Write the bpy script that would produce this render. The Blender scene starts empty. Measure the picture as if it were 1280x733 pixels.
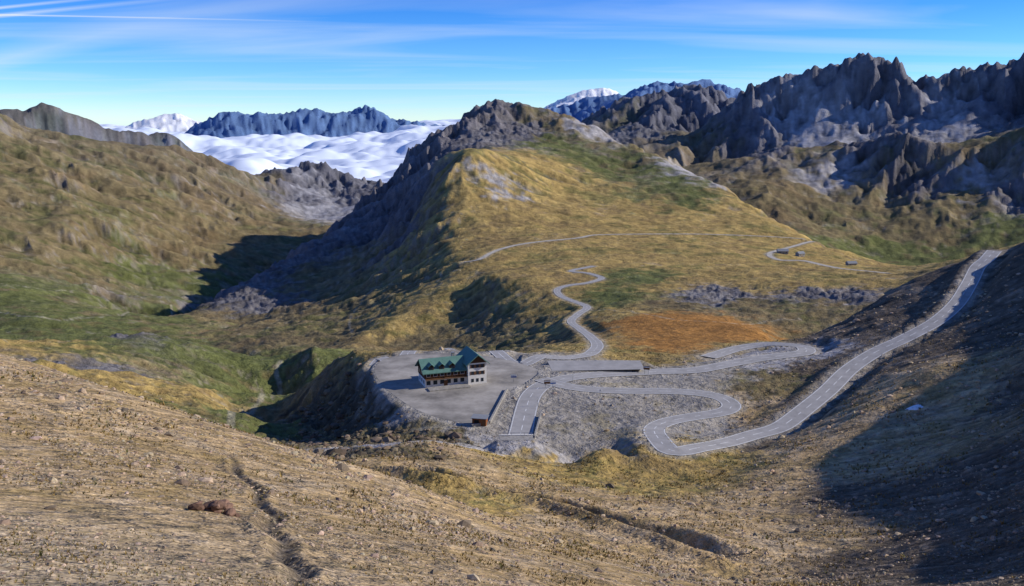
import bpy, bmesh, math, random, time
import numpy as np
T0=time.time()
rng=np.random.RandomState(7); random.seed(5)
scene=bpy.context.scene
F=1108.0; PITCH=math.radians(11.05); CP,SP=math.cos(PITCH),math.sin(PITCH)
def ray(px,py):
    a=(px-640)/F; b=(366.5-py)/F
    x=a; y=CP+b*SP; z=-SP+b*CP
    return math.atan2(x,y), z/math.hypot(x,y)
K=0.6
C=[]  # theta, lnd, t, class
def P(px,py,d,c):
    th,t=ray(px,py); C.append((th,math.log(d),t,c))
def Z(px,py,z,c):
    th,t=ray(px,py); C.append((th,math.log(z/t),t,c))
def A(deg,d,z,c): C.append((math.radians(deg),math.log(d),z/d,c))
def L(pts,c,back=None,step=28,bc=None):
    for i in range(len(pts)-1):
        p,q=pts[i],pts[i+1]
        cc=c if isinstance(c,str) and len(c)==1 else c[i]
        n=max(1,int(max(abs(q[0]-p[0]),abs(q[1]-p[1]))/step+0.5))
        for k in range(n+(1 if i==len(pts)-2 else 0)):
            f=k/n
            px=p[0]+(q[0]-p[0])*f; py=p[1]+(q[1]-p[1])*f; d=math.exp(math.log(p[2])*(1-f)+math.log(q[2])*f)
            th,t=ray(px,py); C.append((th,math.log(d),t,cc))
            if back and k%2==0: C.append((th,math.log(d*back[0]),t-back[1],bc or cc))
# ---------- near ground
for deg in (-100,-70,-45,-28,-14,0,14):
    A(deg,1.5,-2.0,'d');A(deg,3,-2.9,'d');A(deg,6,-4.3,'d')
for deg in (28,45,70,100):
    A(deg,1.5,-2.0,'d');A(deg,3,-2.9,'d');A(deg,9,-6.2,'d')
A(15,20,-12.5,'d');A(15,38,-22.5,'d');A(25,20,-12.6,'d');A(25,40,-22,'k');A(32,22,-12.4,'k');A(32,45,-23,'k')
L([(-150,738,12),(150,738,13),(350,738,15),(600,738,21),(800,738,34),(950,738,60)],'d',step=60)
L([(-150,640,20),(268,640,27),(500,660,36),(700,692,50),(850,722,62)],'d',step=60)
L([(-150,540,42),(150,560,48),(300,590,50),(450,620,52),(640,668,62),(800,705,70)],'d',step=60)
L([(-150,410,112),(0,447,105),(60,462,100),(140,490,92),(220,515,88),(290,540,84),(380,565,80),(470,588,76)],'d',back=(1.35,0.085),step=40)
L([(500,598,76),(560,622,76),(640,654,78),(760,688,80),(900,724,84)],'d',back=(1.1,0.012),step=40)
# hollow
for q in [(480,575,150,'d'),(560,600,135,'o'),(620,615,150,'d'),(700,622,152,'d'),(790,628,158,'d'),(850,645,145,'d'),(950,640,160,'d'),(1000,685,118,'d'),(900,695,103,'d'),(700,655,112,'d'),(800,670,112,'d'),
          (960,600,200,'d'),(900,590,222,'o'),(1050,625,165,'k'),(600,630,118,'o'),(480,605,100,'d')]: P(*q)
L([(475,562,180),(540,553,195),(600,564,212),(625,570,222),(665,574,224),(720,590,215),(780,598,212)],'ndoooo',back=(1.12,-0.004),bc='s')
L([(705,584,222),(750,556,232),(800,547,238),(850,552,240),(885,572,238)],'o')
P(780,590,222,'o');P(840,592,222,'o')
for q in [(478,458),(500,448),(560,440),(488,488),(530,520),(600,535),(640,552),(700,548),(700,520),(760,500),(760,478),(700,452),(630,448),(860,480),(900,466),(880,507),(850,540),(800,540),(800,515),(560,500),(560,470),(660,500),(900,545)]:
    Z(q[0],q[1],-97,'p')
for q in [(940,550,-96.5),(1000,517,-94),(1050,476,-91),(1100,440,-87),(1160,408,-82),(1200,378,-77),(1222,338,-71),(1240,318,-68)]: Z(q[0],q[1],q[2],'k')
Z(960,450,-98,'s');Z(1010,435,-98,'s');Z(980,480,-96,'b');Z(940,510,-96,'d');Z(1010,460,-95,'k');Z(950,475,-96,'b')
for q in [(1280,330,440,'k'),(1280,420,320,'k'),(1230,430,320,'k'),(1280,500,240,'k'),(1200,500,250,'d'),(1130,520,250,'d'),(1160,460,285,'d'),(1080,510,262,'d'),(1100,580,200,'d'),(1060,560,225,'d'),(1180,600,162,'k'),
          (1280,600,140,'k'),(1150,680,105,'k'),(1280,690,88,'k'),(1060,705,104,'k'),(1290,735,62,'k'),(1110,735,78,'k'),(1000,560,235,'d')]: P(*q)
L([(1015,426,420),(1060,398,460),(1110,362,500),(1180,332,520),(1240,312,505),(1300,296,490)],'k',back=(1.25,0.03),bc='b')
# off-frame right
for q in [(35,250,-41,'k'),(35,100,-35,'k'),(35,500,-38,'k'),(45,100,-18,'k'),(45,250,-11,'k'),(45,500,12,'k'),(60,100,0,'k'),(60,250,32,'k'),(60,600,80,'b'),(80,100,14,'k'),(80,300,50,'k'),(80,1000,120,'b'),
          (45,1000,30,'b'),(60,1500,150,'b'),(45,2500,-150,'b'),(45,5000,500,'r'),(70,5000,400,'r'),(100,100,5,'k'),(100,1000,50,'b'),(100,6000,200,'r'),(38,3500,-50,'b'),(38,5000,480,'r'),(38,9000,0,'r'),(38,18000,-900,'f'),(70,20000,0,'f'),
          (45,40000,-1200,'f'),(100,40000,-500,'f'),
          (-35,110,-28,'d'),(-45,110,-25,'d'),(-70,110,-15,'d'),(-100,110,-10,'d'),(-45,500,-170,'g'),(-75,500,-150,'g'),(-45,1500,-330,'g'),(-75,1500,-200,'b'),(-45,4000,80,'b'),(-75,4000,250,'b'),(-100,500,-50,'b'),(-100,4000,200,'b'),
          (-45,10000,-100,'r'),(-75,20000,0,'f'),(-45,40000,-800,'f'),(-100,40000,0,'f')]: A(*q)
# beyond the pass
for q in [(830,412,-124,'m'),(900,420,-118,'m'),(830,432,-112,'m'),(790,398,-131,'m'),(950,410,-121,'m'),(880,400,-128,'m'),(760,436,-107,'o'),(700,432,-112,'o'),(940,430,-108,'o'),(800,450,-103,'o')]: Z(*q)
P(580,442,440,'o');P(640,445,430,'o');P(510,446,430,'o')
L([(600,344,950),(650,360,860),(690,384,760),(708,404,660),(714,422,540)],'o',step=18)
L([(470,432,820),(540,436,760),(610,438,660),(660,440,540)],'b')
L([(572,352,1010),(540,372,950),(500,398,880),(460,416,820)],'o',step=18)
L([(440,412,960),(420,428,860),(400,436,760)],'b')
for q in [(560,408,860,'b'),(620,402,790,'b'),(660,412,700,'b'),(600,378,900,'b'),(585,362,980,'b'),(700,428,560,'b')]: P(*q)
for q in [(650,330,1100,'o'),(750,322,1100,'o'),(850,325,1100,'o'),(950,330,1100,'o'),(720,350,900,'o'),(800,350,900,'g'),(900,350,900,'o'),(760,370,780,'g'),(760,395,640,'o'),(850,378,740,'b'),(940,380,720,'b'),(1010,385,700,'b'),
          (870,366,790,'r'),(910,372,780,'r'),(1000,370,770,'r'),(1050,368,770,'r'),(960,352,850,'o'),(1050,345,900,'o'),(1100,345,880,'o'),(1120,352,820,'o'),(830,361,820,'o'),(1000,352,840,'o'),
          (1060,322,1350,'o'),(1100,335,1150,'o'),(1010,318,1300,'o'),(900,310,1250,'o')]: P(*q)
L([(600,322,1130),(660,303,1250),(720,298,1300),(800,293,1400),(870,293,1450),(940,295,1500),(1010,299,1550)],'o')
L([(1010,299,1550),(1060,316,1500),(1110,330,1350),(1150,342,1200)],'o',back=(1.25,0.035))
# near golden peak
L([(640,196,1950),(605,188,1850),(575,190,1800),(552,215,1750),(541,250,1650),(545,290,1450),(572,325,1180)],'o',step=20)
L([(545,205,1980),(515,250,1880),(505,290,1680),(515,325,1420),(525,350,1180)],'rrrb')
L([(480,270,2100),(455,320,1800),(440,360,1450),(430,395,1150)],'rbb')
for q in [(650,250,1650,'o'),(620,300,1330,'o'),(600,250,1600,'o'),(700,240,1850,'o'),(700,280,1500,'o'),(800,270,1650,'o'),(850,225,2100,'g'),(900,270,1720,'o'),(780,215,2250,'g'),(700,180,2500,'g'),(680,205,2050,'o'),(640,165,2650,'r'),(600,165,2600,'r'),(560,175,2500,'r'),(520,200,2450,'r'),(660,145,2850,'r'),(760,180,2650,'b'),(860,250,1850,'g'),(930,265,1800,'o'),
          (300,405,1450,'b'),(400,350,1700,'b'),(380,400,1150,'b'),(340,425,900,'b'),(400,420,760,'b'),(330,380,1600,'r'),(620,230,1700,'s'),(700,155,2800,'b')]: P(*q)
L([(205,400,1600),(260,370,1750),(320,340,1950),(390,302,2200),(440,258,2400),(480,222,2600),(530,182,2800),(570,147,2950),(610,124,3050),(660,126,3000),(720,142,2900),(800,183,2600),(860,210,2350),(930,245,2000),(1000,290,1650)],'brrrrrrrrbsbso',back=(1.12,0.05),bc='r')
# right massif
L([(1030,303,2500),(1100,322,2600),(1180,326,2600),(1280,308,2700)],'g',step=50)
for q in [(960,235,3100,'b'),(1000,240,3200,'b'),(1100,250,3200,'b'),(1200,255,3100,'b'),(1280,240,3200,'r'),(1060,285,2850,'b'),(1160,290,2850,'b'),(1250,280,2900,'g'),(950,170,4600,'r'),(1000,160,4650,'s'),(1060,158,4600,'s'),(1130,148,4600,'r'),(1200,145,4600,'s'),(1280,132,4600,'r'),
          (1050,132,4780,'s'),(1180,124,4780,'s'),(1110,116,4800,'r'),(1250,110,4800,'r'),(960,130,4800,'r'),(990,115,4870,'s'),(1010,140,4750,'s'),(1035,145,4700,'s'),(1080,165,4550,'s'),(975,150,4700,'s'),(1030,170,4500,'s'),(1150,135,4700,'s'),(1100,215,3500,'b'),(1160,210,3400,'r'),(1250,200,3450,'r'),(1050,215,3500,'s'),(1210,222,3350,'s')]: P(*q)
L([(870,207,4000),(950,190,3900),(1010,182,3800),(1070,175,3700),(1130,163,3500),(1180,185,3500),(1230,175,3500),(1300,150,3500)],'brbrrbb',back=(1.1,0.012),bc='b')
L([(900,122,5200),(925,105,5100),(960,92,5000),(985,74,5000),(1000,84,5000),(1025,74,5000),(1040,64,5000),(1055,72,5000),(1072,58,5000),(1085,68,5000),(1100,58,5000),(1120,62,5000),(1142,80,5000),(1155,96,5000),(1170,84,5000),(1190,70,5000),(1210,80,5000),(1235,62,5000),(1250,72,5000),(1275,52,5000),(1310,50,5000)],'r',back=(1.06,0.05),step=18)
L([(735,139,6500),(770,120,6500),(790,124,6500),(810,116,6500),(840,110,6500),(870,104,6500),(900,112,6300)],'r',back=(1.1,0.05))
for q in [(820,145,5700,'r'),(870,165,5200,'b'),(780,148,5900,'b'),(850,190,4500,'b')]: P(*q)
# left valley
L([(-150,405,600),(0,425,620),(80,427,650),(150,420,700),(180,412,700),(210,420,700),(250,427,700),(330,452,640)],'oogrrgg',back=(1.2,0.03),bc='g')
for q in [(50,452,420,'o'),(150,470,430,'o'),(100,462,500,'r'),(250,485,430,'o'),(300,515,370,'g'),(345,545,350,'g'),(350,458,640,'g'),(320,490,480,'g'),(385,430,620,'g')]: P(*q)
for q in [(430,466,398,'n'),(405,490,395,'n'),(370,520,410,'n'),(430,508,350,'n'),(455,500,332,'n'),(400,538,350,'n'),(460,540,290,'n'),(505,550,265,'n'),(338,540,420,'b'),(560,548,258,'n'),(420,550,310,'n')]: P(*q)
L([(350,506,455),(385,476,435),(410,455,422),(440,441,408),(478,437,400)],'bobo',back=(1.25,0.03),bc='g',step=18)
for q in [(100,400,1200,'g'),(190,392,1450,'g'),(40,392,1200,'g'),(0,360,1600,'g'),(130,372,1800,'g'),(280,352,2450,'g'),(220,378,2000,'g'),(0,300,2400,'b'),(100,320,2400,'b'),(180,335,2500,'g'),(250,300,3000,'b'),(320,322,2800,'b'),
          (370,292,3300,'b'),(0,220,3200,'b'),(120,240,3400,'b'),(220,235,3700,'b'),(300,250,3900,'b'),(60,270,2800,'b'),(200,280,3000,'b'),(-100,300,2300,'b'),(-100,220,3000,'b')]: P(*q)
L([(-150,115,4300),(0,133,4300),(40,158,4400),(100,172,4400),(160,180,4500),(215,182,4600),(270,200,4700),(330,217,4900)],'b',back=(1.15,0.04))
# side spurs of the left slope
L([(120,176,4300),(150,215,3700),(190,262,3200),(225,300,2850)],'b');L([(255,200,4500),(285,235,4050),(320,275,3600)],'b');L([(30,170,4100),(60,215,3300),(90,270,2650)],'b')
L([(335,216,5200),(380,196,5300),(410,200,5300),(440,215,5400),(465,232,5500)],'r',back=(1.15,0.05))
for q in [(390,240,4800,'s'),(420,240,4900,'r'),(400,275,4200,'s'),(360,240,4700,'r')]: P(*q)
L([(-80,140,8500),(20,134,8500),(52,121,8500),(90,136,8500),(145,152,8500),(200,156,8800),(235,166,9000),(260,182,9000)],'b',back=(1.15,0.05),step=20)
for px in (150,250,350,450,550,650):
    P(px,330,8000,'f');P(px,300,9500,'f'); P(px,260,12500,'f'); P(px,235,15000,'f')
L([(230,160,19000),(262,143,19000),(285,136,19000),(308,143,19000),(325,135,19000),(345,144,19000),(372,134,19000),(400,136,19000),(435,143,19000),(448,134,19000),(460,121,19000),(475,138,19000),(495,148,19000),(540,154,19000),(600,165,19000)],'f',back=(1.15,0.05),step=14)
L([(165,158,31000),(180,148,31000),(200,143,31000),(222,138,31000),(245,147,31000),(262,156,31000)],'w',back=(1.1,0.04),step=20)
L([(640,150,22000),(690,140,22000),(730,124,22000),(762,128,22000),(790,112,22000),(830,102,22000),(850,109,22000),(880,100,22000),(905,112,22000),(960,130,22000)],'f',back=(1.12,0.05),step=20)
L([(670,140,38000),(700,126,38000),(725,116,38000),(742,111,38000),(756,105,38000),(770,114,38000),(785,126,38000)],'w',back=(1.08,0.04),step=16)
th=np.array([c[0] for c in C]); ld=np.array([c[1] for c in C]); tt=np.array([c[2] for c in C]); cl=[c[3] for c in C]
keep=[]
for i in range(len(C)):
    if all((th[i]-th[j])**2+(K*(ld[i]-ld[j]))**2>0.006**2 for j in keep): keep.append(i)
th=th[keep];ld=ld[keep];tt=tt[keep];cl=[cl[i] for i in keep]
N=len(th); print('control',N)
def ker(r2): return np.sqrt(r2+1e-5)
X=np.stack([th,K*ld],1)
M=np.zeros((N+3,N+3)); M[:N,:N]=ker(((X[:,None]-X[None])**2).sum(2)); M[:N,:N]-=np.eye(N)*0.003
M[:N,N]=1;M[:N,N+1:]=X;M[N,:N]=1;M[N+1:,:N]=X.T
sol=np.linalg.solve(M,np.concatenate([tt,[0,0,0]]))
TH0,TH1=math.radians(-105),math.radians(105); LD0,LD1=math.log(1.2),math.log(48000)
NU,NV=1050,800
tu=np.linspace(TH0,TH1,NU); tv=np.linspace(LD0,LD1,NV)
CL='gobrsdmwpfkn'
TAB=np.zeros((NU,NV),np.float32); CW=np.zeros((len(CL),NU,NV),np.float32)
ci=np.array([CL.index(c) for c in cl])
onehot=np.zeros((N,len(CL)),np.float32); onehot[np.arange(N),ci]=1
w64=sol[:N]; Xf=X.astype(np.float32)
for i in range(0,NU,15):
    U,V=np.meshgrid(tu[i:i+15],K*tv,indexing='ij')
    r2=((U.reshape(-1,1).astype(np.float32)-Xf[None,:,0])**2+(V.reshape(-1,1).astype(np.float32)-Xf[None,:,1])**2)
    s=np.sqrt(r2+np.float32(1e-5)).astype(np.float64)@w64+sol[N]+U.ravel()*sol[N+1]+V.ravel()*sol[N+2]
    TAB[i:i+15]=s.reshape(U.shape)
    w=r2+np.float32(2e-4); w=1/(w*w); cw=w@onehot; cw/=cw.sum(1,keepdims=True)
    CW[:,i:i+15]=cw.T.reshape(len(CL),*U.shape)
print('tab',time.time()-T0)
def samp(tab,theta,lnd):
    fu=np.clip((theta-TH0)/(TH1-TH0)*(NU-1),0,NU-1.001); fv=np.clip((lnd-LD0)/(LD1-LD0)*(NV-1),0,NV-1.001)
    iu=fu.astype(np.int32); iv=fv.astype(np.int32); a=(fu-iu).astype(np.float32); b=(fv-iv).astype(np.float32)
    return (tab[iu,iv]*(1-a)+tab[iu+1,iv]*a)*(1-b)+(tab[iu,iv+1]*(1-a)+tab[iu+1,iv+1]*a)*b
for _ in range(2):
    TAB[1:-1,:]=(TAB[:-2,:]+2*TAB[1:-1,:]+TAB[2:,:])/4
    TAB[:,1:-1]=(TAB[:,:-2]+2*TAB[:,1:-1]+TAB[:,2:])/4
dTu=np.gradient(TAB,tu,axis=0).astype(np.float32); dTv=np.gradient(TAB,tv,axis=1).astype(np.float32)
# ---------- noise
NP=4096
perm=rng.permutation(NP).astype(np.int32); ga=rng.rand(NP)*2*np.pi; GX=np.cos(ga).astype(np.float32); GY=np.sin(ga).astype(np.float32)
RV=rng.rand(NP).astype(np.float32)
def hsh(ix,iy,s): return perm[(ix+perm[(iy+s*131)&(NP-1)])&(NP-1)]
def gn(x,y,s=0):
    x0=np.floor(x);y0=np.floor(y);fx=(x-x0).astype(np.float32);fy=(y-y0).astype(np.float32)
    ix=x0.astype(np.int32);iy=y0.astype(np.int32)
    u=fx*fx*fx*(fx*(fx*6-15)+10);v=fy*fy*fy*(fy*(fy*6-15)+10)
    def g(dx,dy):
        h=hsh(ix+dx,iy+dy,s); return GX[h]*(fx-dx)+GY[h]*(fy-dy)
    a=g(0,0);b=g(1,0);c=g(0,1);e=g(1,1)
    return (a+(b-a)*u+(c-a)*v+(a-b-c+e)*u*v)*1.5
def sfbm(x,y,d,lo,hi,seed,amp=True,ridged=False,kmin=-4):
    out=np.zeros(x.shape,np.float32); lnd=np.log(d)
    for k in range(kmin,15):
        wl=2.0**k; r=math.log(wl)-lnd
        w=np.clip((r-math.log(lo))/0.7,0,1)*np.clip((math.log(hi)-r)/0.7,0,1)
        idx=np.nonzero(w>0.01)
        if len(idx[0])==0: continue
        n=gn(x[idx]/wl+k*17.3,y[idx]/wl-k*9.1,seed+k+5)
        if ridged: n=0.5-2*np.abs(n)
        out[idx]+=(w[idx]*n*(wl if amp else 1.0)).astype(np.float32)
    return out
# ---------- roads (centre lines found on the ground, world metres)
def hit(px,py,d0=60):
    t0,t=ray(px,py)
    lv=np.linspace(math.log(d0),LD1,6000); ts=samp(TAB,np.full(6000,t0),lv)
    k=np.argmax(ts>=t)
    if ts[k]<t: k=len(lv)-1
    d=math.exp(lv[k]); return d*math.sin(t0),d*math.cos(t0),d*t
def hit2(px,py): return hit(px,py,8)
def zbase(x,y):
    d=np.hypot(x,y); return d*samp(TAB,np.arctan2(x,y),np.log(d))
def catmull(p,step):
    p=[np.array(q,float) for q in p]; p=[2*p[0]-p[1]]+p+[2*p[-1]-p[-2]]; out=[]
    for i in range(1,len(p)-2):
        n=max(2,int(np.linalg.norm(p[i+1]-p[i])/step))
        for k in range(n):
            t=k/n
            out.append(0.5*((2*p[i])+(-p[i-1]+p[i+1])*t+(2*p[i-1]-5*p[i]+4*p[i+1]-p[i+2])*t*t+(-p[i-1]+3*p[i]-3*p[i+1]+p[i+2])*t**3))
    out.append(p[-2]); return np.array(out)
ROADS=[]
def road(name,px,w,kind,step=2.0,off=0.0,smooth=12,paint=True):
    pts=[hit(*q)[:2] for q in px]
    c=catmull(pts,step)
    for _ in range(3):
        c[1:-1]=(c[:-2]+c[1:-1]*2+c[2:])/4
    z=zbase(c[:,0],c[:,1])
    for _ in range(smooth*6):
        z[1:-1]=(z[:-2]+2*z[1:-1]+z[2:])/4
    ROADS.append(dict(name=name,c=c,z=z,w=w,kind=kind,off=off,paint=paint))
road('mountain_road',[(1243,314),(1234,323),(1222,336),(1212,354),(1196,380),(1170,402),(1130,424),(1095,441),(1062,463),(1035,488),(1008,511),(975,534),(940,549),(905,557),(870,559),(838,554),(818,545),(822,535),(842,527),(875,521),(903,516),(916,508),(905,498),(875,492),(830,490),(770,489),(725,486),(695,480),(676,474)],7.0,'asphalt',off=0.0)
road('tunnel_road',[(645,561),(648,552),(652,538),(657,515),(664,495),(680,481),(712,472),(760,468),(820,466),(870,463),(905,457),(945,450),(985,444),(1008,438),(1000,432),(960,433),(920,438),(885,447)],7.8,'asphalt',off=0.05)
road('valley_road',[(470,458),(482,447),(510,440),(560,437),(620,441),(680,446),(720,446),(744,438),(744,427),(728,414),(714,403),(722,394),(734,384),(716,377),(700,370),(697,362),(712,357),(735,354),(752,348),(735,342),(714,339),(742,333)],6.5,'asphalt',off=0.03)
road('far_road',[(580,328),(600,322),(625,312),(660,304),(720,298),(745,294),(800,293),(870,293),(940,295),(1005,299)],6.5,'gravelroad',step=5,paint=False)
road('side_road',[(1016,302),(990,309),(962,317),(975,325),(1010,328),(1060,337),(1110,342)],7,'gravelroad',step=5,paint=False)
road('footpath',[(740,386),(790,390),(840,399),(900,403),(960,402),(1000,398)],1.6,'trail',step=3,paint=False)
road('stream_path',[(352,452),(345,470),(350,485),(325,500),(290,515),(260,527)],2.2,'trail',step=3,paint=False)
road('slope_path',[(440,415),(437,400),(445,385),(470,360),(540,345),(575,338)],2.0,'trail',step=4,paint=False)
road('valley_track',[(-20,352),(60,362),(130,358),(180,372),(215,388),(150,392),(60,397),(-20,388)],3.0,'trail',step=5,paint=False)
# ---------- terrain grid
us=np.concatenate([np.radians(np.linspace(-105,-34,110,endpoint=False)),np.radians(np.linspace(-34,34,1120)),np.radians(np.linspace(34,105,140)[1:])])
vs=np.concatenate([np.linspace(LD0,math.log(10),50,endpoint=False),np.linspace(math.log(10),math.log(7000),1060,endpoint=False),np.linspace(math.log(7000),LD1,150)])
U,V=np.meshgrid(us,vs,indexing='ij'); D=np.exp(V); x=(D*np.sin(U)); y=(D*np.cos(U))
T=samp(TAB,U,V); ZB=D*T
gr=T+samp(dTv,U,V); gt=samp(dTu,U,V)
sx=(gr*np.sin(U)+gt*np.cos(U)).astype(np.float32); sy=(gr*np.cos(U)-gt*np.sin(U)).astype(np.float32)
D32=D.astype(np.float32)
w1=sfbm(x,y,D32,0.004,0.12,3,amp=False); w2=sfbm(x,y,D32,0.004,0.12,9,amp=False)
U2=U+w1*0.014; V2=V+w2*0.03
W=np.stack([samp(CW[i],U2,V2) for i in range(len(CL))])
cls={c:i for i,c in enumerate(CL)}
rough=dict(g=1.3,o=1.0,b=1.75,r=2.2,s=.8,d=.38,m=.15,w=1.1,p=.02,f=1.5,k=.75,n=1.8)
R=sum(W[cls[c]]*rough[c] for c in CL).astype(np.float32)
R*=np.clip((D32-20)/80,0.5,1)
hi_=(0.08+0.10*np.clip((V-math.log(1000))/.8,0,1)).astype(np.float32)
def erosion_v(x,y,gx,gy,d,lo,hi,amp):
    out=np.zeros(x.shape,np.float32); nrm=np.zeros(x.shape,np.float32); gx=gx.copy();gy=gy.copy(); lnd=np.log(d); lhi=np.log(hi)
    for k in range(11,-1,-1):
        wl=2.0**k*1.3; r=math.log(wl)-lnd
        w=np.clip((r-math.log(lo))/0.7,0,1)*np.clip((lhi-r)/0.7,0,1)
        idx=np.nonzero(w>0.01)
        if len(idx[0])==0: continue
        xx=x[idx]/wl;yy=y[idx]/wl; sx_=gx[idx];sy_=gy[idx]; sl=np.sqrt(sx_*sx_+sy_*sy_)+1e-4
        cx=-sy_/sl;cy=sx_/sl
        ix=np.floor(xx).astype(np.int32);iy=np.floor(yy).astype(np.int32);fx=(xx-ix).astype(np.float32);fy=(yy-iy).astype(np.float32)
        H=np.zeros(xx.shape,np.float32);Dd=np.zeros_like(H);Wt=np.zeros_like(H)
        for a in (-1,0,1):
            for b in (-1,0,1):
                h=hsh(ix+a,iy+b,40+k); px=a+RV[h]-fx;py=b+RV[(h*7+3)&(NP-1)]-fy
                ww=np.exp(-(px*px+py*py)*2.2)
                ph=(px*cx+py*cy)*6.283*0.9
                H+=ww*np.cos(ph);Dd+=ww*np.sin(ph);Wt+=ww
        H/=Wt;Dd/=Wt
        s2=np.minimum(sl,1.3); am=amp[idx]*w[idx]*s2*np.where(r[idx]>math.log(.07),.6,1)
        Hs=1.15-2*np.sqrt(0.5*(1.02-H))
        out[idx]+=am*wl*Hs; nrm[idx]+=w[idx]*H*np.minimum(sl*2,1)
        f=am*5.6*Dd
        gx[idx]+=f*cx;gy[idx]+=f*cy
    return out,nrm
ER,ERN=erosion_v(x,y,sx,sy,D32,0.004,hi_,(0.14*R).astype(np.float32))
NZ=sfbm(x,y,D32,0.003,0.06,1)*R*0.06
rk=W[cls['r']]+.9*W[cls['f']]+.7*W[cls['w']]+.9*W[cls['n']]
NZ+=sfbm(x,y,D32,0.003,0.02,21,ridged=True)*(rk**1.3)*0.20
NZ+=sfbm(x,y,D32,0.008,0.034,25,ridged=True)*(W[cls['r']]+.7*W[cls['f']])**1.5*np.clip((D-4000)/700,0,1)*0.33
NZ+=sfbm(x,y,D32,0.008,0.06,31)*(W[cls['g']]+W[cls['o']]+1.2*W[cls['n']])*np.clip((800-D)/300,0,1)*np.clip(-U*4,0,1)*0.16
DZ=ER+NZ
print('noise',time.time()-T0)
RD=np.full(U.shape,1e6,np.float32); RZ=np.zeros(U.shape,np.float32); TD=np.full(U.shape,1e6,np.float32)
for r in ROADS:
    reach=r['w']/2+16
    for (cx,cy),cz in zip(r['c'],r['z']):
        d=math.hypot(cx,cy); t0=math.atan2(cx,cy)
        i0=np.searchsorted(us,t0-reach/d);i1=np.searchsorted(us,t0+reach/d);j0=np.searchsorted(vs,math.log(d-reach));j1=np.searchsorted(vs,math.log(d+reach))+1
        q=np.hypot(x[i0:i1,j0:j1]-cx,y[i0:i1,j0:j1]-cy)-r['w']/2
        if r['kind']=='trail':
            TD[i0:i1,j0:j1]=np.minimum(TD[i0:i1,j0:j1],q); continue
        sub=RD[i0:i1,j0:j1]; m=q<sub
        sub[m]=q[m]; RZ[i0:i1,j0:j1][m]=cz
def pl(px,py,z=-97.0):
    t0,t=ray(px,py); d=z/t; return (d*math.sin(t0),d*math.cos(t0))
lot_px=[(467,462),(480,449),(512,443),(560,442),(612,446),(655,456),(676,466),(660,480),(640,487),(628,505),(612,531),(585,530),(550,523),(520,512),(496,497),(476,480)]
lot=[tuple(p) for p in catmull([pl(*q) for q in lot_px]+[pl(*lot_px[0])],4)[:-1]]
lay_px=[(684,451),(800,451),(806,462),(690,464)]
lay=[pl(*q) for q in lay_px]
def inpoly(x,y,poly):
    r=np.zeros(x.shape,bool); n=len(poly)
    for i in range(n):
        x1,y1=poly[i];x2,y2=poly[(i+1)%n]
        c=((y1>y)!=(y2>y))&(x<(x2-x1)*(y-y1)/(y2-y1+1e-12)+x1); r^=c
    return r
def segdist(x,y,poly):
    r=np.full(x.shape,1e9); n=len(poly)
    for i in range(n):
        a=np.array(poly[i]);b=np.array(poly[(i+1)%n]);v=b-a
        t=np.clip(((x-a[0])*v[0]+(y-a[1])*v[1])/(v@v),0,1); r=np.minimum(r,np.hypot(x-a[0]-t*v[0],y-a[1]-t*v[1]))
    return r
near=(D>200)&(D<480)&(np.abs(U)<0.3)
LDm=np.full(U.shape,1e6,np.float32)
for poly in (lot,lay):
    s=segdist(x[near],y[near],poly); s[inpoly(x[near],y[near],poly)]*=-1
    LDm[near]=np.minimum(LDm[near],s)
sm=lambda a:np.clip(a,0,1)**2*(3-2*np.clip(a,0,1))
ZF=ZB+DZ
m=1-sm((LDm-0.5)/8); ZF=ZF*(1-m)+(-97.0)*m
bw=np.maximum(9,D*0.012)
m=1-sm((RD-1.0-D*0.001)/bw); ZF=ZF*(1-m)+RZ*m
ZF=np.where(LDm<-1.2,-97.2,ZF)
ZF=ZF-np.where(RD<-0.9,0.1+D*0.0004,0)
# earth fill over the tunnel
tx,ty=pl(645,562)
qx=np.maximum(np.abs(x-tx)-5.5,0); qy=np.maximum(np.abs(y-(ty-9.5))-4.6,0); qd=np.hypot(qx,qy*1.6)
top=-92.1-.25*np.abs(gn(x/3,y/3,12)); ZF=np.where((D>180)&(D<300)&(y<ty-3.4),np.maximum(ZF,top-qd*.55-.5*gn(x/6,y/6,13)*np.clip(qd/4,0,1)),ZF)
def feature(px,depth,wid,step=1.0,berm=.7):
    global ZF
    pts=[hit2(*q)[:2] for q in px]; c=catmull(pts,step)
    fd=np.full(U.shape,1e6,np.float32); n=len(c)
    fade=np.zeros(U.shape,np.float32)
    for i,(cx,cy) in enumerate(c):
        d=math.hypot(cx,cy);t0=math.atan2(cx,cy);re=wid*4
        i0=np.searchsorted(us,t0-re/d);i1=np.searchsorted(us,t0+re/d);j0=np.searchsorted(vs,math.log(max(1.3,d-re)));j1=np.searchsorted(vs,math.log(d+re))+1
        q=np.hypot(x[i0:i1,j0:j1]-cx,y[i0:i1,j0:j1]-cy); s=fd[i0:i1,j0:j1]; mm=q<s; s[mm]=q[mm]; fade[i0:i1,j0:j1][mm]=min(1,i/(n*.12),(n-i)/(n*.2))
    wob=1+0.5*gn(x/(wid*6),y/(wid*6),91)
    ZF=ZF-fade*wob*(depth*np.exp(-(fd/wid)**2)-(depth*berm)*np.exp(-((fd-wid*2.0)/(wid*0.8))**2))
    return fd,fade
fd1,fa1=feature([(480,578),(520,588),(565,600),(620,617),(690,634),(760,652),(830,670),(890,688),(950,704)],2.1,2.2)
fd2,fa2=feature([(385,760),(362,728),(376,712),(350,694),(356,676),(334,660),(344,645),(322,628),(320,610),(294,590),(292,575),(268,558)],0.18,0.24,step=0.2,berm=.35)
print('roads',time.time()-T0)
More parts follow.
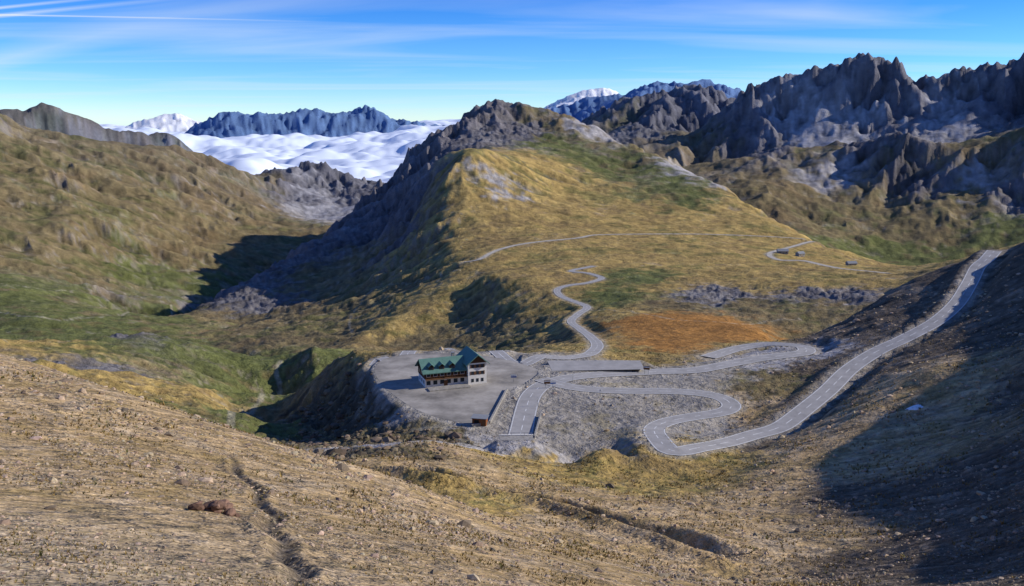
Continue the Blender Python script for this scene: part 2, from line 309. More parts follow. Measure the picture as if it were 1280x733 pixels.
# ---------- colours
col=dict(g=(.125,.135,.045),o=(.37,.26,.09),b=(.19,.148,.072),r=(.135,.125,.13),s=(.36,.34,.33),d=(.45,.315,.165),m=(.35,.17,.045),w=(.85,.87,.9),p=(.32,.29,.25),f=(.10,.15,.27),k=(.13,.10,.07),n=(.075,.068,.05))  # k, n: dark ground with slope shade put in; f: haze-blue rock
n1=sfbm(x,y,D32,0.003,0.15,51,amp=False); n2=sfbm(x,y,D32,0.002,0.02,61,amp=False); n3=sfbm(x,y,D32,0.006,0.3,71,amp=False)
dzu=np.gradient(ZF,axis=0)/(np.gradient(x,axis=0)**2+np.gradient(y,axis=0)**2)**.5
dzv=np.gradient(ZF,axis=1)/(np.gradient(D,axis=1))
slope=np.sqrt(dzu**2+dzv**2).astype(np.float32)
Wp=np.maximum(W,1e-4)**1.6
Wp[cls['g']]*=np.exp(1.0*n3-0.8*ERN); Wp[cls['b']]*=np.exp(-0.8*n3); Wp[cls['s']]*=np.exp(1.0*n1-1.2*ERN); Wp[cls['o']]*=np.exp(0.4*n1+.9*ERN); Wp[cls['r']]*=np.exp(1.0*ERN)
Wp/=Wp.sum(0)
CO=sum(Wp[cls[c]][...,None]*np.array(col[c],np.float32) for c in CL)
def mixc(mask,c):
    global CO
    CO=CO*(1-mask[...,None])+np.array(c,np.float32)*mask[...,None]
veg=(Wp[cls['g']]+Wp[cls['o']]+Wp[cls['b']])
mt=np.clip((D-900)/600,0,1)
mixc(np.clip((slope-0.8+0.25*n1)*2.0,0,1)*veg*(0.3+0.45*mt),(.17,.15,.135))
mixc(np.clip((-ERN*1.1+n1*0.5-0.65)*1.6,0,1)*veg*0.65,(.36,.31,.23))
mixc(np.clip((n3*1.0-ERN*0.5-0.35)*1.6,0,1)*veg*0.55,(.105,.115,.035))
mixc(np.clip((-n3*1.0+n1*.4-0.45)*1.6,0,1)*veg*0.5,(.15,.10,.05))
mixc(np.clip((slope-0.9)*1.5,0,1)*Wp[cls['s']],(.19,.175,.17))
mixc(np.clip((0.5-slope+0.3*n1-.3*ERN)*2,0,1)*Wp[cls['r']]*0.5*(D<7000),(.28,.265,.25))
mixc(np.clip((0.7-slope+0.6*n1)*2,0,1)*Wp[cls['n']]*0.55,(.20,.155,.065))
mixc(np.clip((n3-0.1)*1.3,0,1)*Wp[cls['d']]*0.6,(.31,.22,.08))
mixc(np.clip((-n3-0.3+.4*n1)*1.4,0,1)*Wp[cls['d']]*0.4,(.42,.35,.26))
mixc(np.clip((30-D)/16,0,1)*np.clip(.3-U*1.5+n3*.4,0,1)*Wp[cls['d']]*0.45,(.36,.32,.26))
mixc(np.clip((n1+.5*n3-0.45)*1.6,0,1)*Wp[cls['d']]*0.5,(.17,.12,.065))
mixc(np.clip((n1-0.4)*1.5,0,1)*Wp[cls['k']]*0.5,(.27,.21,.15))
mixc(np.clip((n3+.6*n1-0.25)*1.5,0,1)*Wp[cls['p']]*0.55*(LDm>2)*(RD>2),(.20,.165,.08))
mixc((1-sm((RD-0.5)/(2.5+2*np.clip(n1+.5,0,1))))*0.6,(.36,.325,.27))
mixc((1-sm((LDm-0.5)/4))*0.7,(.33,.305,.265))
mixc((1-sm((TD-0.1)/(.6+D*.0006)))*0.6,(.36,.32,.24))
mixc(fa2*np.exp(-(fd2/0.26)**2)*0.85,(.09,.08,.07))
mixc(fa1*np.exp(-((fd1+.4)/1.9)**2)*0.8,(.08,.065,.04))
var=1+0.24*n2+0.14*n1+0.24*ERN
CO=CO*np.clip(var,0.3,1.8)[...,None]
haze=np.clip((D-3500)/12000,0,1)[...,None]**.8*(1-Wp[cls['w']])[...,None]*.85  # aerial haze painted into the base colour, bluer and paler with distance
lum=CO.mean(-1,keepdims=True); CO=CO*(1-haze)+haze*(lum*0.45+.035+.10*np.clip((D-9000)/8000,0,1)[...,None])*np.array([.55,.95,1.75],np.float32)
nu,nv=U.shape
co=np.stack([x,y,ZF],-1).reshape(-1,3).astype(np.float32)
idx=np.arange(nu*nv).reshape(nu,nv)
q=np.stack([idx[:-1,:-1],idx[1:,:-1],idx[1:,1:],idx[:-1,1:]],-1).reshape(-1,4).astype(np.int32)
def mkmesh(name,co,q,colors=None,smooth=True):
    me=bpy.data.meshes.new(name); me.vertices.add(len(co)); me.vertices.foreach_set('co',co.ravel())
    n=q.shape[1]
    me.loops.add(q.size); me.loops.foreach_set('vertex_index',q.ravel()); me.polygons.add(len(q)); me.polygons.foreach_set('loop_start',np.arange(0,q.size,n,dtype=np.int32))
    me.polygons.foreach_set('use_smooth',np.full(len(q),smooth))
    me.update(calc_edges=True)
    if colors is not None:
        at=me.color_attributes.new('col','FLOAT_COLOR','POINT'); at.data.foreach_set('color',colors.astype(np.float32).ravel())
    ob=bpy.data.objects.new(name,me); scene.collection.objects.link(ob); return ob
q=q[:,::-1].copy()
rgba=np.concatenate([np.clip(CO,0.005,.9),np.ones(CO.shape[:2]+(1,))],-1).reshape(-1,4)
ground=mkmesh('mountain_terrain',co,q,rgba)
# ---------- materials
def nm(name):
    m=bpy.data.materials.new(name); m.use_nodes=True; nt=m.node_tree; b=nt.nodes['Principled BSDF']; b.inputs['Specular IOR Level'].default_value=0.1; b.inputs['Roughness'].default_value=0.95
    return m,nt,b
def noise_mul(nt,src,coord,scale,lo,hi,detail=5):
    n=nt.nodes.new('ShaderNodeTexNoise'); n.inputs['Scale'].default_value=scale; n.inputs['Detail'].default_value=detail; n.inputs['Roughness'].default_value=0.65
    nt.links.new(coord,n.inputs['Vector'])
    r=nt.nodes.new('ShaderNodeMapRange'); r.inputs['From Min'].default_value=0.3;r.inputs['From Max'].default_value=0.7;r.inputs['To Min'].default_value=lo;r.inputs['To Max'].default_value=hi
    nt.links.new(n.outputs['Fac'],r.inputs['Value'])
    v=nt.nodes.new('ShaderNodeVectorMath'); v.operation='SCALE'; nt.links.new(src,v.inputs[0]); nt.links.new(r.outputs[0],v.inputs['Scale']); return v.outputs[0],n
m,nt,b=nm('terrain_mat')
tc=nt.nodes.new('ShaderNodeTexCoord'); at=nt.nodes.new('ShaderNodeAttribute'); at.attribute_name='col'
o,n_=noise_mul(nt,at.outputs['Color'],tc.outputs['Object'],5.0,0.64,1.36)
o,n2_=noise_mul(nt,o,tc.outputs['Object'],0.35,0.74,1.26)
o,n3_=noise_mul(nt,o,tc.outputs['Object'],0.04,0.82,1.18,6)
vo=nt.nodes.new('ShaderNodeTexVoronoi'); vo.inputs['Scale'].default_value=9; vo.inputs['Randomness'].default_value=1; nt.links.new(tc.outputs['Object'],vo.inputs['Vector'])
sp=nt.nodes.new('ShaderNodeSeparateColor'); nt.links.new(vo.outputs['Color'],sp.inputs[0])
mr=nt.nodes.new('ShaderNodeMapRange'); mr.inputs['To Min'].default_value=.7; mr.inputs['To Max'].default_value=1.28; nt.links.new(sp.outputs[0],mr.inputs['Value'])
vv_=nt.nodes.new('ShaderNodeVectorMath'); vv_.operation='SCALE'; nt.links.new(o,vv_.inputs[0]); nt.links.new(mr.outputs[0],vv_.inputs['Scale'])
nt.links.new(vv_.outputs[0],b.inputs['Base Color'])
def bump(h,st,di,prev=None,inv=False):
    bu=nt.nodes.new('ShaderNodeBump'); bu.inputs['Strength'].default_value=st; bu.inputs['Distance'].default_value=di; bu.invert=inv; nt.links.new(h,bu.inputs['Height'])
    if prev: nt.links.new(prev,bu.inputs['Normal'])
    return bu.outputs[0]
nn=bump(n3_.outputs['Fac'],.7,9.0); nn=bump(n2_.outputs['Fac'],.8,1.6,nn); nn=bump(n_.outputs['Fac'],.8,.12,nn); nn=bump(vo.outputs['Distance'],.6,.05,nn,True)
nt.links.new(nn,b.inputs['Normal']); ground.data.materials.append(m)
def simple(name,c,scale=2.0,lo=.8,hi=1.2,rough=.85):
    m,nt,b=nm(name); tc=nt.nodes.new('ShaderNodeTexCoord'); rg=nt.nodes.new('ShaderNodeRGB'); rg.outputs[0].default_value=(*c,1)
    o,_=noise_mul(nt,rg.outputs[0],tc.outputs['Object'],scale,lo,hi); nt.links.new(o,b.inputs['Base Color']); b.inputs['Roughness'].default_value=rough; return m
MA=dict(asphalt=simple('asphalt',(.34,.325,.31),.25,.82,1.15),gravelroad=simple('gravel',(.46,.42,.35),.2,.7,1.25),trail=simple('trail_dirt',(.40,.34,.25),.3),paint=simple('road_paint',(.8,.8,.78),1.,.7,1.1),
  lot=simple('worn_asphalt',(.30,.275,.24),.09,.5,1.45),white=simple('white_plaster',(.78,.75,.69),.8,.88,1.08),wood=simple('dark_wood',(.085,.045,.026),1.5),roof=simple('green_roof',(.11,.21,.175),.8,.85,1.15,.5),
  glass=simple('window_glass',(.03,.04,.05),1,.8,1.2,.15),stone=simple('stone_masonry',(.32,.30,.27),1.2,.6,1.3),metal=simple('grey_metal',(.25,.26,.27),3,.8,1.2,.4),red=simple('rust_wood',(.22,.085,.035),2),dark=simple('dark_hatch',(.02,.02,.02)),
  snow=simple('old_snow',(.75,.78,.82)),signw=simple('sign_white',(.7,.7,.68)),signb=simple('sign_blue',(.04,.12,.35)),brown=simple('wood_brown',(.16,.08,.04)))
def ribbon(name,c,z,w,mat,up,lat=0.0,dash=None,parent=None):
    t=np.gradient(c,axis=0); t/=np.linalg.norm(t,axis=1)[:,None]+1e-9; nrm=np.stack([-t[:,1],t[:,0]],1)
    vv=[];ff=[]
    s=np.concatenate([[0],np.cumsum(np.linalg.norm(np.diff(c,axis=0),axis=1))])
    a=c+nrm*(lat-w/2); b_=c+nrm*(lat+w/2)
    for i in range(len(c)):
        vv+= [(a[i,0],a[i,1],z[i]+up),(b_[i,0],b_[i,1],z[i]+up)]
    for i in range(len(c)-1):
        if dash and (s[i]%dash[0])>dash[1]: continue
        ff.append((2*i,2*i+2,2*i+3,2*i+1)) 
    me=bpy.data.meshes.new(name); me.from_pydata(vv,[],ff); me.materials.append(mat); ob=bpy.data.objects.new(name,me); scene.collection.objects.link(ob)
    bm=bmesh.new();bm.from_mesh(me);bmesh.ops.recalc_face_normals(bm,faces=bm.faces)
    if bm.faces and sum(f.normal.z for f in bm.faces)<0: bmesh.ops.reverse_faces(bm,faces=bm.faces)
    bm.to_mesh(me);bm.free()
    if parent: ob.parent=parent
    return ob
for r in ROADS:
    if r['kind']=='trail': continue
    d=np.hypot(r['c'][:,0],r['c'][:,1]); z=r['z']+0.03+d*0.0002+r['off']
    o=ribbon(r['name'],r['c'],z,r['w'],MA[r['kind']],0)
    if r['paint']:
        ribbon('edge_line_left',r['c'],z,.2,MA['paint'],.02,lat=r['w']/2-.4,parent=o)
        ribbon('edge_line_right',r['c'],z,.2,MA['paint'],.02,lat=-r['w']/2+.4,parent=o)
        ribbon('centre_line',r['c'],z,.22,MA['paint'],.02,dash=(8,4),parent=o)
def polypad(name,poly,z,mat):
    bm=bmesh.new(); vs_=[bm.verts.new((p[0],p[1],z)) for p in poly]; f=bm.faces.new(vs_); f.normal_update()
    if f.normal.z<0: bmesh.ops.reverse_faces(bm,faces=[f])
    bmesh.ops.triangulate(bm,faces=bm.faces); me=bpy.data.meshes.new(name); bm.to_mesh(me); me.materials.append(mat); ob=bpy.data.objects.new(name,me); scene.collection.objects.link(ob); return ob
polypad('car_park',lot,-96.96,MA['lot']); polypad('lay_by',lay,-96.96,MA['asphalt'])
def zfin(px_,py_):
    xx=np.asarray(px_,float);yy=np.asarray(py_,float);t=np.arctan2(xx,yy);l=np.log(np.hypot(xx,yy))
    fu=np.clip(np.interp(t,us,np.arange(nu)),0,nu-1.001);fv=np.clip(np.interp(l,vs,np.arange(nv)),0,nv-1.001);iu=fu.astype(int);iv=fv.astype(int);a=fu-iu;b=fv-iv
    return (ZF[iu,iv]*(1-a)+ZF[iu+1,iv]*a)*(1-b)+(ZF[iu,iv+1]*(1-a)+ZF[iu+1,iv+1]*a)*b
def empty(name,loc,yaw=0):
    e=bpy.data.objects.new(name,None); e.location=loc; e.rotation_euler=(0,0,yaw); scene.collection.objects.link(e); return e
def box(name,par,c,s,mat,bev=0):
    bm=bmesh.new(); bmesh.ops.create_cube(bm,size=1); bmesh.ops.scale(bm,vec=s,verts=bm.verts); bmesh.ops.translate(bm,vec=c,verts=bm.verts)
    if bev: bmesh.ops.bevel(bm,geom=bm.edges,offset=bev,segments=1,affect='EDGES')
    me=bpy.data.meshes.new(name); bm.to_mesh(me);bm.free(); me.materials.append(mat); ob=bpy.data.objects.new(name,me); scene.collection.objects.link(ob); ob.parent=par; return ob
def prism(name,par,prof,axis,a0,a1,mat):
    n=len(prof); v=[]
    for a in (a0,a1):
        for p in prof: v.append((a,p[0],p[1]) if axis=='x' else (p[0],a,p[1]))
    f=[tuple(range(n)),tuple(range(2*n-1,n-1,-1))]+[(i,(i+1)%n,n+(i+1)%n,n+i) for i in range(n)]
    me=bpy.data.meshes.new(name); me.from_pydata(v,[],f); bm=bmesh.new();bm.from_mesh(me);bmesh.ops.recalc_face_normals(bm,faces=bm.faces);bm.to_mesh(me);bm.free()
    me.materials.append(mat); ob=bpy.data.objects.new(name,me); scene.collection.objects.link(ob); ob.parent=par; return ob
# ---------- hotel
hx,hy=pl(563,477)
H=empty('alpine_hotel',(hx,hy,-96.93),math.radians(20))
box('ground_floor_wall',H,(-3,0,1.6),(16,10,3.2),MA['white'])
box('upper_floor_wall',H,(-3,0,4.6),(16.3,10.3,2.8),MA['wood'])
prism('main_roof_gable',H,[(-5.1,6.0),(5.1,6.0),(0,9.2)],'x',-11.0,5,MA['wood'])
for s in (-1,1):
    prism('main_roof_'+('front' if s<0 else 'back'),H,[(s*6.2,5.35),(s*6.2,5.65),(0,9.75),(0,9.4)],'x',-12.2,4.9,MA['roof'])
for i,dx in enumerate((-8.6,-4.6,-0.6)):
    box('dormer_%d'%i,H,(dx,-3.6,7.0),(1.8,2.6,1.6),MA['wood']); box('dormer_window_%d'%i,H,(dx,-4.93,7.05),(1.1,.06,.9),MA['glass'])
    for s in (-1,1): prism('dormer_roof_%d_%d'%(i,s),H,[(dx+s*1.3,7.6),(dx+s*1.3,7.75),(dx,8.75),(dx,8.6)],'y',-5.3,-1.4,MA['roof'])
box('wing_wall',H,(8.5,-.8,4.1),(7.2,12.4,8.2),MA['white'])
prism('wing_gable',H,[(4.9,8.2),(12.1,8.2),(8.5,11.0)],'y',-6.98,5.38,MA['wood'])
for s in (-1,1):
    prism('wing_roof_%d'%s,H,[(8.5+s*4.6,7.55),(8.5+s*4.6,7.85),(8.5,11.6),(8.5,11.25)],'y',-8.2,6.4,MA['roof'])
for fl,zz in enumerate((1.6,4.4,7.0)):
    for i,dx in enumerate((6.6,8.5,10.4)):
        box('front_window_%d_%d'%(fl,i),H,(dx,-7.03,zz),(1.0,.06,1.3),MA['glass'])
        if fl>0: 
            for s in(-.72,.72): box('shutter',H,(dx+s,-7.06,zz),(.4,.08,1.3),MA['brown'])
    for i,dy in enumerate((-5,-2.2,.6,3.6)):
        box('side_window_%d_%d'%(fl,i),H,(12.13,dy,zz),(.06,1.0,1.3),MA['glass'])
        for s in(-.75,.75): box('side_shutter',H,(12.16,dy+s,zz),(.08,.42,1.3),MA['brown'])
for i in range(6):
    dx=-9.8+i*2.6
    box('window_%d'%i,H,(dx,-5.2,4.7),(1.3,.06,1.2),MA['glass']); box('win_frame_%d'%i,H,(dx,-5.17,4.7),(1.55,.05,1.45),MA['signw'])
    box('lower_window_%d'%i,H,(dx,-5.03,1.7),(1.5,.06,1.5),MA['glass'])
for i in range(3):
    box('end_window_%d'%i,H,(-11.18,-3+i*3,4.7),(.06,1.2,1.2),MA['glass'])
    box('end_window_low_%d'%i,H,(-11.03,-3+i*3,1.7),(.06,1.2,1.3),MA['glass'])
box('balcony',H,(-3,-5.9,3.25),(16.2,1.4,.15),MA['brown']); 
for i in range(17): box('baluster',H,(-11+i*1.0,-6.55,3.8),(.08,.06,.95),MA['brown'])
box('balcony_rail',H,(-3,-6.55,4.3),(16.2,.1,.1),MA['brown'])
box('door',H,(-3.2,-5.06,1.1),(1.4,.08,2.2),MA['brown'])
box('terrace',H,(-3,-8.2,.22),(15.5,4.2,.44),MA['stone'])
box('chimney',H,(1.5,1.5,9.6),(1,1,2.2),MA['stone']); box('chimney_cap',H,(1.5,1.5,10.8),(1.25,1.25,.15),MA['metal'])
def placed(px,py,name,yaw=0,z=-97.0,up=0):
    X_,Y_=pl(px,py,z); return empty(name,(X_,Y_,z+up),yaw)
e=placed(600,531,'wooden_kiosk',math.radians(-12),up=.05)
box('body',e,(0,0,1.2),(4.6,2.6,2.4),MA['red']); prism('roof_slab',e,[(-1.7,2.42),(1.7,2.75),(1.7,2.9),(-1.7,2.57)],'x',-2.7,2.7,MA['metal']); box('hatch',e,(-.8,-1.33,1.4),(1.6,.06,1.0),MA['dark']); box('door',e,(1.4,-1.33,1.0),(.9,.06,1.9),MA['brown'])
e=empty('tunnel_portal',(tx,ty-1.0,-97.0),math.radians(2))
for s in (-1,1): box('pier',e,(s*4.5,-3,1.9),(.9,6,3.8),MA['stone'],.05)
box('lintel',e,(0,-3,4.3),(9.9,6.1,.9),MA['stone'],.06); box('coping',e,(0,.2,4.85),(10.2,.5,.25),MA['white'],.03)
for s in (-1,1):
    for i in range(4): box('parapet_post',e,(s*1.4+ s*i*1.1,-.1,5.3),(.08,.08,.7),MA['metal'])
box('parapet_rail',e,(0,-.1,5.65),(9.6,.07,.07),MA['metal'])
def wall(name,p0,p1,h,th_,mat):
    a=np.array(pl(*p0));b_=np.array(pl(*p1)); c=(a+b_)/2; ln=np.linalg.norm(b_-a); yw=math.atan2(b_[1]-a[1],b_[0]-a[0])
    e=empty(name,(c[0],c[1],-97.1),yw); box('wall_body',e,(0,0,h/2),(ln,th_,h),mat,.04); box('coping',e,(0,0,h+.06),(ln+.1,th_+.12,.12),MA['stone']); return e
wall('stone_wall',(612,530),(634,488),.9,.5,MA['stone']); wall('stone_wall',(590,534),(611,531),.9,.5,MA['stone'])
wall('stone_wall',(676,520),(668,548),.8,.4,MA['stone'])
def sign(px,py,kind='direction',yaw=0):
    e=placed(px,py,'traffic_sign',yaw)
    for dx in ((-.7,.7) if kind=='board' else (0,)):
        bm=bmesh.new(); bmesh.ops.create_cone(bm,segments=10,radius1=.07,radius2=.06,depth=3.2,cap_ends=True); bmesh.ops.translate(bm,vec=(dx,0,1.6),verts=bm.verts); me=bpy.data.meshes.new('post');bm.to_mesh(me);me.materials.append(MA['metal']);o=bpy.data.objects.new('post',me);scene.collection.objects.link(o);o.parent=e
    if kind=='board': box('panel',e,(0,-.1,2.6),(2.4,.08,1.5),MA['brown'],.02); box('panel_band',e,(0,-.15,2.9),(2.2,.03,.4),MA['signw'])
    elif kind=='direction':
        prism('arrow_panel',e,[(-1.1,2.5),(.8,2.5),(1.2,2.75),(.8,3.0),(-1.1,3.0)],'y',-.14,-.08,MA['signw']); prism('arrow_panel_low',e,[(1.1,1.85),(-.8,1.85),(-1.2,2.1),(-.8,2.35),(1.1,2.35)],'y',-.14,-.08,MA['signb'])
    else: 
        prism('triangle_plate',e,[(-.5,2.3),(.5,2.3),(0,3.15)],'y',-.13,-.08,MA['signw'])
for a in [(642,478,'direction'),(684,486,'board'),(691,486,'direction'),(716,478,'tri'),(750,497,'tri'),(672,508,'tri'),(808,468,'board')]: sign(a[0],a[1],a[2],random.uniform(-.3,.3))
def house(px,py,wd,name='stone_farmhouse'):
    X_,Y_,Z_=hit(px,py); Z_=float(zfin(X_,Y_)); e=empty(name,(X_,Y_,Z_-.3),random.uniform(-.6,.6)); box('walls',e,(0,0,2.2),(wd,wd*.6,4.4),MA['stone']); prism('roof',e,[(-wd*.36,4.2),(wd*.36,4.2),(0,7)],'x',-wd*.55,wd*.55,MA['metal'])
    box('door',e,(0,-wd*.3-.03,1.1),(1.2,.06,2.1),MA['brown']); 
    for s in(-1,1): box('window_%d'%s,e,(s*wd*.3,-wd*.3-.03,2.4),(1.2,.06,1.2),MA['glass'])
house(978,317,14);house(1000,321,11);house(1064,331,12)
# ---------- stones
def ico(sub):
    bm=bmesh.new(); bmesh.ops.create_icosphere(bm,subdivisions=sub,radius=1); v=np.array([p.co[:] for p in bm.verts]); f=np.array([[p.index for p in q.verts] for q in bm.faces]); bm.free(); return v,f
def stones(name,pts,sizes,cols,mat,sub=1,jit=.28):
    IV,IF=ico(sub)
    n=len(pts)
    V_=IV[None]*(1+rng.uniform(-jit,jit,(n,len(IV),1)))*rng.uniform(.55,1.15,(n,1,3))*np.array([1,1,.6]); ang=rng.rand(n)*6.28; ca,sa=np.cos(ang)[:,None],np.sin(ang)[:,None]
    X1=V_[...,0]*ca-V_[...,1]*sa;Y1=V_[...,0]*sa+V_[...,1]*ca
    Vf=np.stack([X1,Y1,V_[...,2]],-1)*sizes[:,None,None]+pts[:,None,:]
    Ff=(IF[None]+(np.arange(n)*len(IV))[:,None,None]).reshape(-1,3).astype(np.int32)
    cc=np.concatenate([np.repeat(cols[:,None,:],len(IV),1),np.ones((n,len(IV),1))],-1).reshape(-1,4)
    ob=mkmesh(name,Vf.reshape(-1,3).astype(np.float32),Ff,cc,False); ob.data.materials.append(mat); return ob
ms,nt,b=nm('stone_scatter_mat'); at=nt.nodes.new('ShaderNodeAttribute');at.attribute_name='col';tc=nt.nodes.new('ShaderNodeTexCoord');o,_=noise_mul(nt,at.outputs['Color'],tc.outputs['Object'],9,.7,1.3);nt.links.new(o,b.inputs['Base Color'])
def scatter(n,near_frac,d0,d1,d2):
    t_=rng.uniform(math.radians(-34),math.radians(34),n); l_=np.where(rng.rand(n)<near_frac,rng.uniform(math.log(d0),math.log(d1),n),rng.uniform(math.log(d1)-.1,math.log(d2),n)); d_=np.exp(l_)
    xs=d_*np.sin(t_);ys=d_*np.cos(t_)
    iu=np.searchsorted(us,t_)-1; iv=np.minimum(np.searchsorted(vs,l_),nv-1)
    return t_,l_,d_,xs,ys,zfin(xs,ys),(RD[iu,iv]>1.5)&(LDm[iu,iv]>1)
n=130000
t_,l_,d_,xs,ys,zs,ok=scatter(n,.55,9,70,470)
dens=gn(xs/9,ys/9,77)+.6*gn(xs/2.5,ys/2.5,78)
cn=samp(CW[cls['n']],t_,l_)
wd=samp(CW[cls['d']]+CW[cls['k']]+0.6*CW[cls['r']]+.3*CW[cls['p']],t_,l_)+1.3*cn
kp=(rng.rand(n)<np.clip(.35+dens*1.3,0.04,1)*wd)&ok
sz=d_*0.0010*np.exp(rng.randn(n)*.6); sz=np.clip(sz,.012,1.0)*np.where(rng.rand(n)<.012,2.4,1)*(1+1.5*cn)
base=np.array([[.41,.315,.215]])*rng.uniform(.4,1.3,(n,1))*(1+rng.uniform(-.06,.06,(n,3)))*(1-.55*np.clip(cn*1.5,0,1))[:,None]
stones('scattered_stones',np.stack([xs,ys,zs+sz*.12],1)[kp],sz[kp],base[kp],ms)
n=110000
t_,l_,d_,xs,ys,zs,ok=scatter(n,.5,11,90,420)
dens=gn(xs/14,ys/14,87)+.7*gn(xs/4,ys/4,88)
wd=samp(CW[cls['d']]*.8+1.2*CW[cls['o']]+.5*CW[cls['k']]+CW[cls['b']]+.8*CW[cls['n']],t_,l_)
kp=(rng.rand(n)<np.clip(dens*1.6+.08,0,1)*wd)&ok
xs,ys,zs,d_=xs[kp],ys[kp],zs[kp],d_[kp]; n=len(xs); print('tufts',n)
hh=np.clip(d_*.0022*np.exp(rng.randn(n)*.35),.04,.6)
NB=5; an=rng.rand(n,NB)*6.28; le=rng.uniform(.3,.9,(n,NB))
bx_=np.cos(an);by_=np.sin(an)
v0=np.stack([-by_*.22,bx_*.22,np.full_like(an,-.1)],-1);v1=-v0*np.array([1,1,-1]);v2=np.stack([bx_*le,by_*le,rng.uniform(.6,1.1,(n,NB))],-1)
vt=np.stack([v0,v1,v2],2)*hh[:,None,None,None]+np.stack([xs,ys,zs],-1)[:,None,None,:]
tcol=np.where(rng.rand(n,1)<.75,np.array([[.32,.225,.085]]),np.array([[.13,.125,.04]]))*rng.uniform(.6,1.3,(n,1))
cc=np.concatenate([np.repeat(tcol,NB*3,0),np.ones((n*NB*3,1))],-1)
tf=mkmesh('grass_tufts',vt.reshape(-1,3).astype(np.float32),np.arange(n*NB*3,dtype=np.int32).reshape(-1,3),cc,False); tf.data.materials.append(ms)
bx,by,_=hit2(268,640); pts=[];szs=[]
for i in range(26):
    ax,ay=bx+random.gauss(0,.26),by+random.gauss(0,.22); pts.append((ax,ay,float(zfin(ax,ay))+random.uniform(.0,.32)));szs.append(random.uniform(.07,.24))
stones('rusty_boulder_heap',np.array(pts),np.array(szs),np.array([[.19,.115,.08]])*rng.uniform(.5,1.4,(26,1)),ms,2,.16)
sxp,syp,_=hit2(1144,510)
ang=np.linspace(0,2*np.pi,24,endpoint=False); vv=[]
for k,(rr,hh_) in enumerate([(1,.02),(.75,.28),(.4,.4)]):
    for a in ang:
        xx=sxp+rr*math.cos(a)*1.7*(1+.2*math.sin(3*a));yy=syp+rr*math.sin(a)*3.4*(1+.2*math.cos(2*a)); vv.append((xx,yy,float(zfin(xx,yy))+hh_))
ff=[(k*24+i,k*24+(i+1)%24,(k+1)*24+(i+1)%24,(k+1)*24+i) for k in range(2) for i in range(24)]+[tuple(range(48,72))]
me=bpy.data.meshes.new('snow_patch');me.from_pydata(vv,[],ff);me.materials.append(MA['snow']);scene.collection.objects.link(bpy.data.objects.new('snow_patch',me))
# ---------- sea of clouds
cu=np.radians(np.linspace(-40,30,560)); cv=np.linspace(math.log(5600),math.log(47000),360)
CU,CV=np.meshgrid(cu,cv,indexing='ij');CD=np.exp(CV);cx=CD*np.sin(CU);cy=CD*np.cos(CU)
zz=-385+150*gn(cx/9000,cy/9000,5)+130*gn(cx/3000,cy/3000,6)
for wl,a in((1500,150),(800,95),(400,50),(200,24)): zz=zz+a*(.5*gn(cx/wl,cy/wl,int(wl)%50)+.9*(np.abs(gn(cx/wl+5,cy/wl,int(wl)%37))-.3))
zz+=sm((CU+.24)/.2)*200*np.clip((CD-7500)/6000,0,1)
ci_=np.arange(CU.size).reshape(CU.shape); cq=np.stack([ci_[:-1,:-1],ci_[:-1,1:],ci_[1:,1:],ci_[1:,:-1]],-1).reshape(-1,4).astype(np.int32)
cloud=mkmesh('sea_of_clouds',np.stack([cx,cy,zz],-1).reshape(-1,3).astype(np.float32),cq)
m,nt,b=nm('cloud_mat'); b.inputs['Base Color'].default_value=(.72,.79,.90,1); b.inputs['Roughness'].default_value=1; b.inputs['Specular IOR Level'].default_value=0
cloud.data.materials.append(m)
# ---------- world
SUN_AZ=math.radians(84); SUN_EL=math.radians(28)
w=bpy.data.worlds.new('World'); scene.world=w; w.use_nodes=True; nt=w.node_tree; bg=nt.nodes['Background']; bg.inputs['Strength'].default_value=0.092
sky=nt.nodes.new('ShaderNodeTexSky'); sky.sky_type='NISHITA'; sky.sun_disc=False; sky.sun_elevation=SUN_EL; sky.sun_rotation=SUN_AZ; sky.altitude=2600; sky.dust_density=0.2; sky.air_density=1.0; sky.ozone_density=3
tc=nt.nodes.new('ShaderNodeTexCoord'); sep=nt.nodes.new('ShaderNodeSeparateXYZ'); nt.links.new(tc.outputs['Generated'],sep.inputs[0])
def mth(op,a,b=None,c=None):
    n=nt.nodes.new('ShaderNodeMath'); n.operation=op
    for i,v in enumerate((a,b,c)):
        if v is None: continue
        if isinstance(v,(int,float)): n.inputs[i].default_value=v
        else: nt.links.new(v,n.inputs[i])
    return n.outputs[0]
zc=mth('MAXIMUM',sep.outputs['Z'],.01); zc=mth('ADD',zc,.03); ux=mth('DIVIDE',sep.outputs['X'],zc); uy=mth('DIVIDE',sep.outputs['Y'],zc)
cmb=nt.nodes.new('ShaderNodeCombineXYZ'); nt.links.new(ux,cmb.inputs[0]); nt.links.new(uy,cmb.inputs[1])
mp=nt.nodes.new('ShaderNodeMapping'); mp.inputs['Rotation'].default_value=(0,0,.35); mp.inputs['Scale'].default_value=(.30,.75,1); nt.links.new(cmb.outputs[0],mp.inputs[0])
nz=nt.nodes.new('ShaderNodeTexNoise'); nz.inputs['Scale'].default_value=.6; nz.inputs['Detail'].default_value=8; nz.inputs['Distortion'].default_value=.8; nt.links.new(mp.outputs[0],nz.inputs['Vector'])
mr=nt.nodes.new('ShaderNodeMapRange'); mr.inputs['From Min'].default_value=.47; mr.inputs['From Max'].default_value=.82; mr.inputs['To Max'].default_value=.5; nt.links.new(nz.outputs['Fac'],mr.inputs['Value'])
fac=mr.outputs[0]
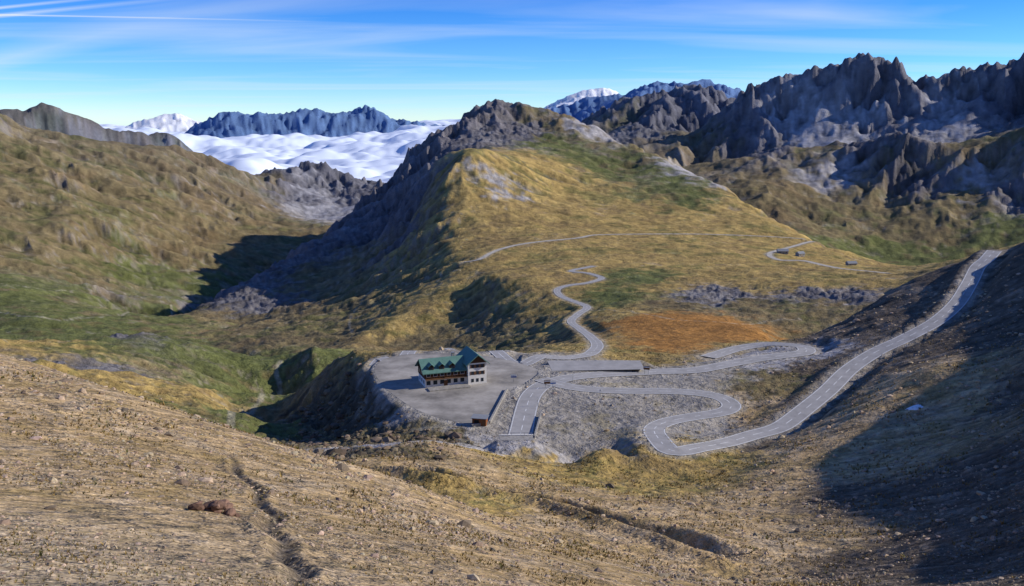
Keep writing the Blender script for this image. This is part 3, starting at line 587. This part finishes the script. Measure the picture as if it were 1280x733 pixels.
def contrail(p0,p1,wd,st):
    def dirp(px,py):
        t0,t=ray(px,py); n=math.sqrt(1+t*t); zz=max(t/n,.01)+.03; return math.sin(t0)/n/zz,math.cos(t0)/n/zz
    a=dirp(*p0);b_=dirp(*p1); dx,dy=b_[0]-a[0],b_[1]-a[1]; ln=math.hypot(dx,dy); dx/=ln;dy/=ln
    al=mth('ADD',mth('MULTIPLY',mth('SUBTRACT',ux,a[0]),dx),mth('MULTIPLY',mth('SUBTRACT',uy,a[1]),dy))
    pr=mth('ABSOLUTE',mth('SUBTRACT',mth('MULTIPLY',mth('SUBTRACT',ux,a[0]),dy),mth('MULTIPLY',mth('SUBTRACT',uy,a[1]),dx)))
    f=mth('MAXIMUM',mth('SUBTRACT',1,mth('DIVIDE',pr,wd)),0)
    e=mth('MULTIPLY',mth('GREATER_THAN',ln,al),mth('SUBTRACT',1,mth('DIVIDE',mth('MAXIMUM',al,0),ln)))
    return mth('MULTIPLY',mth('MULTIPLY',f,mth('MAXIMUM',e,0)),st)
for c in [((-40,24),(260,-6),.10,.7),((-40,14),(180,-8),.07,.8),((-40,18),(420,28),.06,.7),((20,70),(330,-8),.5,.35)]:
    fac=mth('ADD',fac,contrail(*c))
fac=mth('MINIMUM',fac,.9)
cr=nt.nodes.new('ShaderNodeValToRGB'); e0=cr.color_ramp.elements; e0[0].position=0; e0[0].color=(.72,.88,1.0,1); e0[1].position=.14; e0[1].color=(.10,.42,.94,1)
e2=e0.new(.05); e2.color=(.36,.67,1,1); nt.links.new(sep.outputs['Z'],cr.inputs[0])
ml=nt.nodes.new('ShaderNodeVectorMath'); ml.operation='MULTIPLY'; nt.links.new(sky.outputs[0],ml.inputs[0]); nt.links.new(cr.outputs[0],ml.inputs[1])
ms2=nt.nodes.new('ShaderNodeVectorMath'); ms2.operation='SCALE'; ms2.inputs['Scale'].default_value=1.9; nt.links.new(ml.outputs[0],ms2.inputs[0])
mx=nt.nodes.new('ShaderNodeMixRGB'); nt.links.new(fac,mx.inputs[0]); nt.links.new(ms2.outputs[0],mx.inputs[1]); mx.inputs[2].default_value=(8.6,9.4,10.2,1)
nt.links.new(mx.outputs[0],bg.inputs['Color'])
sd=bpy.data.lights.new('sun','SUN'); sd.energy=5.0; sd.angle=math.radians(.5); sd.color=(1,.94,.84); so=bpy.data.objects.new('sun',sd); scene.collection.objects.link(so)
from mathutils import Vector
dv=Vector((math.sin(SUN_AZ)*math.cos(SUN_EL),math.cos(SUN_AZ)*math.cos(SUN_EL),math.sin(SUN_EL))); so.rotation_euler=(-dv).to_track_quat('-Z','Y').to_euler()
cd=bpy.data.cameras.new('camera'); cd.lens=F/1280*36; cd.sensor_width=36; cd.clip_end=120000; cd.clip_start=.1; cam=bpy.data.objects.new('camera',cd); cam.rotation_euler=(math.pi/2-PITCH,0,0); scene.collection.objects.link(cam); scene.camera=cam
scene.view_settings.view_transform='Standard'; scene.view_settings.look='None'; scene.view_settings.exposure=0
print('done',time.time()-T0)
